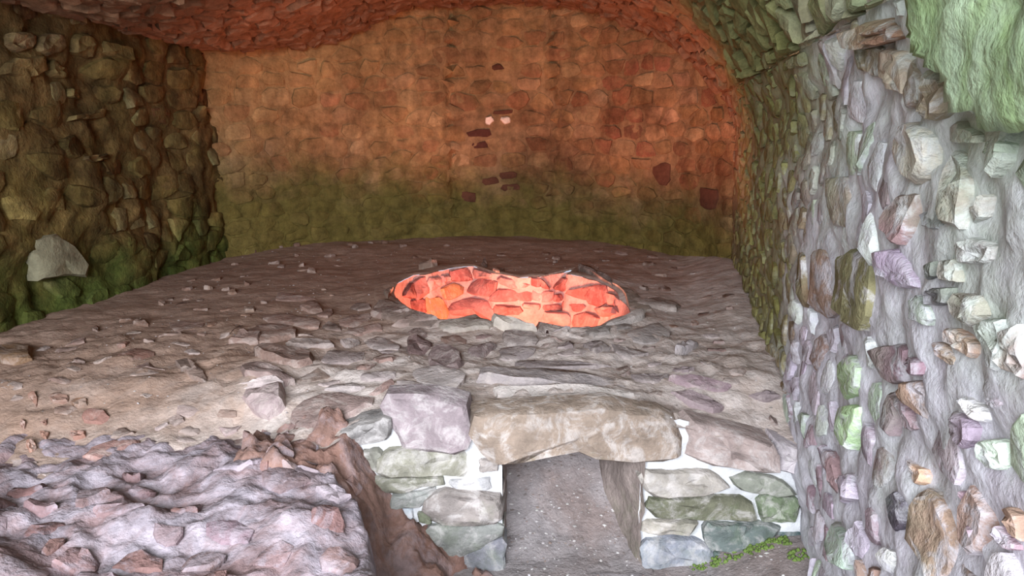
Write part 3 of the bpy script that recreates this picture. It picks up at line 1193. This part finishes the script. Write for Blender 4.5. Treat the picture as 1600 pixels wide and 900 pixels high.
for poly in ([(728, 208), (745, 202), (766, 202), (766, 214), (732, 213)], [(736, 224), (760, 221), (764, 230), (738, 232)],
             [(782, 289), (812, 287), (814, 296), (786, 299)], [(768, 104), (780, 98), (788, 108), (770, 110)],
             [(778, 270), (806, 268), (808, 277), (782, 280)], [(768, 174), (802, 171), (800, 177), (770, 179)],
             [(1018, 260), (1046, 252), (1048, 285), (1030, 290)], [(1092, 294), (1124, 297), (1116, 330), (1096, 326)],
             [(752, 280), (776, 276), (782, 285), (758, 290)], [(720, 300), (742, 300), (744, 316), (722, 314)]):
    hero('back', poly, R.choice([(92, 56, 46), (104, 66, 50)]), wall_back, 'back', proud=.015, n=10, mat=M_SOCKET_SHADE)

# ---- stones that fill the walls, the vault and the ground
INW = Vector((-.3, 4.5, 1.4))
fill(S_back, 'back', (.4, BD[-1] - .3, .72, 3.5), .26, .15, .010,
     pal([(162, 124, 84), (150, 112, 76), (172, 132, 96), (134, 92, 66), (178, 144, 104), (150, 96, 70)], .2), wall_back, 'back',
     proud=(.008, .024), inward=INW)
fill(S_left, 'left', (3.5, LD[-1] - .4, .5, 3.05), .30, .19, .014,
     pal([(128, 108, 66), (112, 92, 54), (146, 124, 80), (98, 78, 48), (120, 88, 60), (150, 136, 98)], .25), wall_left, 'left',
     proud=(.012, .04), inward=INW, shrink=(.78, 1.0), drop=.12)


def pal_right(p):
    if p.y < 3.6:
        return tint(R.choice([(168, 156, 166), (150, 132, 140), (186, 180, 188), (170, 184, 166), (196, 200, 198), (152, 130, 118), (142, 122, 128)]), .15)
    return tint(R.choice([(140, 122, 104), (124, 100, 84), (152, 140, 116), (134, 128, 92), (150, 124, 116)]), .2)


fill(S_shell, 'right', (.0, S_SPLIT, 1.0, 7.2), .15, .14, .022, pal_right, wall_right, 'right', proud=(.006, .026), inward=INW,
     jit=.42, shrink=(.7, 1.05), drop=.03)


def pal_vault(p):
    if p.x > .8 and p.y < 6.3:
        return tint(R.choice([(140, 132, 110), (152, 146, 130), (124, 112, 92), (130, 136, 96)]), .22)
    return tint(R.choice([(160, 118, 102), (142, 98, 88), (176, 136, 118), (150, 112, 108), (134, 100, 84)]), .22)


fill(S_shell, 'vault', (S_SPLIT, 8.9, 2.2, 9.0), .19, .15, .012, pal_vault, ceiling, 'vault', proud=(.02, .055), inward=INW,
     jit=.4, shrink=(.8, 1.0))
fill(S_bowl, 'bowl', (0, 2 * math.pi, .02, .95), .30, .16, .008, pal([(180, 122, 116), (164, 104, 98), (190, 134, 126)]), bowl, 'bowl',
     proud=(.01, .03), inward=Vector((BCX, BCY, .9)))


def S_plat(x, y):
    return Vector((x, y, z_plat(x, y)))


UPW = Vector((0, 4, 9))
fill(S_plat, 'platform', (-2.9, 1.35, 2.95, 4.7), .17, .11, .02, pal([(140, 122, 116), (150, 136, 132), (126, 108, 102), (160, 148, 146)], .15),
     platform, 'platform', proud=(.004, .014), inward=UPW, jit=.45, shrink=(.4, .85), drop=.45, limit=180,
     accept=lambda c: c.y > 3.4 or c.x < -.85)
fill(S_plat, 'platform', (-2.9, 1.9, 4.7, 8.4), .16, .16, .02, pal([(118, 92, 80), (130, 104, 92), (104, 80, 70), (140, 120, 110)], .12),
     platform, 'platform', proud=(.006, .03), inward=UPW, jit=.5, shrink=(.25, .7), drop=.86, limit=90,
     accept=lambda c: e_bowl(c.x, c.y) > 1.2 and c.x < x_right(c.y) - .1)
fill(lambda x, y: Vector((x, y, z_bench(x, y))), 'bench', (-2.6, -.3, 1.5, 3.05), .19, .15, .02,
     pal([(138, 120, 124), (130, 108, 108), (152, 140, 146), (126, 98, 94)], .14), bench_top, 'bench',
     proud=(.008, .028), inward=UPW, jit=.45, shrink=(.5, .95), drop=.35, limit=200, accept=lambda c: c.x < x_edge(c.y) - .12)

fill(lambda x, y: Vector((x, y, z_slope(x, y))), 'slope', (-1.1, -.1, 2.6, 3.28), .15, .12, .015,
     pal([(140, 114, 106), (128, 102, 94), (148, 132, 130)], .15), rock_slope, 'bench', proud=(.01, .035), inward=Vector((.6, 1.5, 2)),
     jit=.45, shrink=(.5, .95), drop=.35, limit=60)

# upright brown boulder where bench and face meet
hero('face', off([(410, 130), (440, 90), (520, 60), (600, 90), (640, 160), (630, 260), (600, 340), (460, 330), (400, 250)], 400, 675, 4.0),
     (146, 118, 108), rock_slope, 'face', proud=.10, depth=.10, name='boulder', mat=material('boulder', vary=.4, bump=.7))

# ------------------------------------------------------------------ pebbles
ico = [(0, 0, 1), (.9, 0, .2), (.28, .85, .2), (-.72, .53, .2), (-.72, -.53, .2), (.28, -.85, .2), (0, 0, -.6)]
icf = [(0, 1, 2), (0, 2, 3), (0, 3, 4), (0, 4, 5), (0, 5, 1), (6, 2, 1), (6, 3, 2), (6, 4, 3), (6, 5, 4), (6, 1, 5)]


def pebble_field(name, fnz, xr, yr, count, parent, sizes, label=None, cat=None):
    V, F, C = [], [], []
    for _ in range(count):
        x, y = R.uniform(*xr), R.uniform(*yr)
        s = R.choice(sizes) * R.uniform(.6, 1.2)
        if x > x_right(y) - .05 or (y > 4.5 and e_bowl(x, y) < 1.05):
            continue
        z = fnz(x, y)
        a = R.uniform(0, 6.28)
        sx, sy, sz = s * R.uniform(.8, 1.5), s * R.uniform(.6, 1.0), s * R.uniform(.35, .7)
        b = len(V)
        for p in ico:
            q = (p[0] * sx, p[1] * sy, p[2] * sz)
            V.append((x + q[0] * math.cos(a) - q[1] * math.sin(a), y + q[0] * math.sin(a) + q[1] * math.cos(a), z + q[2]))
        F += [tuple(b + i for i in f) for f in icf]
        c = tint(R.choice([(206, 202, 200), (170, 164, 162), (140, 130, 126), (226, 224, 222), (156, 140, 132)]), .1)
        C += [c] * len(ico)
    o = mesh_obj(name, V, F, M_PEB, parent, sharp=50)
    o['kind'] = 'stuff'
    at = o.data.color_attributes.new('tint', 'FLOAT_COLOR', 'POINT')
    at.data.foreach_set('color', np.array(C, dtype=np.float32).ravel())
    if label:
        o['label'] = label
        o['category'] = cat
    return o


pebble_field('gravel', z_gravel, (HX0 + .02, HX1 - .04), (3.3, 4.4), 700, gravel, (.004, .006, .008, .012))
pebble_field('gravel', z_court, (-.05, 1.45), (2.2, 3.28), 900, None, (.004, .006, .008, .010),
             'scattered pale gravel on the earth before the stokehole', 'gravel')
tufts = []
for (x0, y0, r0, n0) in ((1.05, 3.235, .10, 60), (1.22, 3.22, .10, 80), (1.34, 3.1, .07, 50), (.92, 3.24, .06, 20), (1.40, 2.95, .05, 30)):
    for _ in range(n0):
        tufts.append((x0 + R.uniform(-r0, r0), y0 + R.uniform(-.035, .03), R.uniform(.006, .016)))
V, F = [], []
for (x, y, r) in tufts:
    b = len(V)
    z = z_court(x, y)
    V += [(x + p[0] * r, y + p[1] * r, z + p[2] * r) for p in ico]
    F += [tuple(b + i for i in f) for f in icf]
M_TUFT = material('moss_tuft', base=(104, 126, 66), vary=.45, bump=.5)
tf = mesh_obj('moss', V, F, M_TUFT, face)
tf['kind'] = 'stuff'
tf['label'] = 'bright green moss along the foot of the kiln face'
pebble_field('grit', z_plat, (-2.8, 1.7), (3.4, 8.0), 1500, platform, (.004, .006, .009))
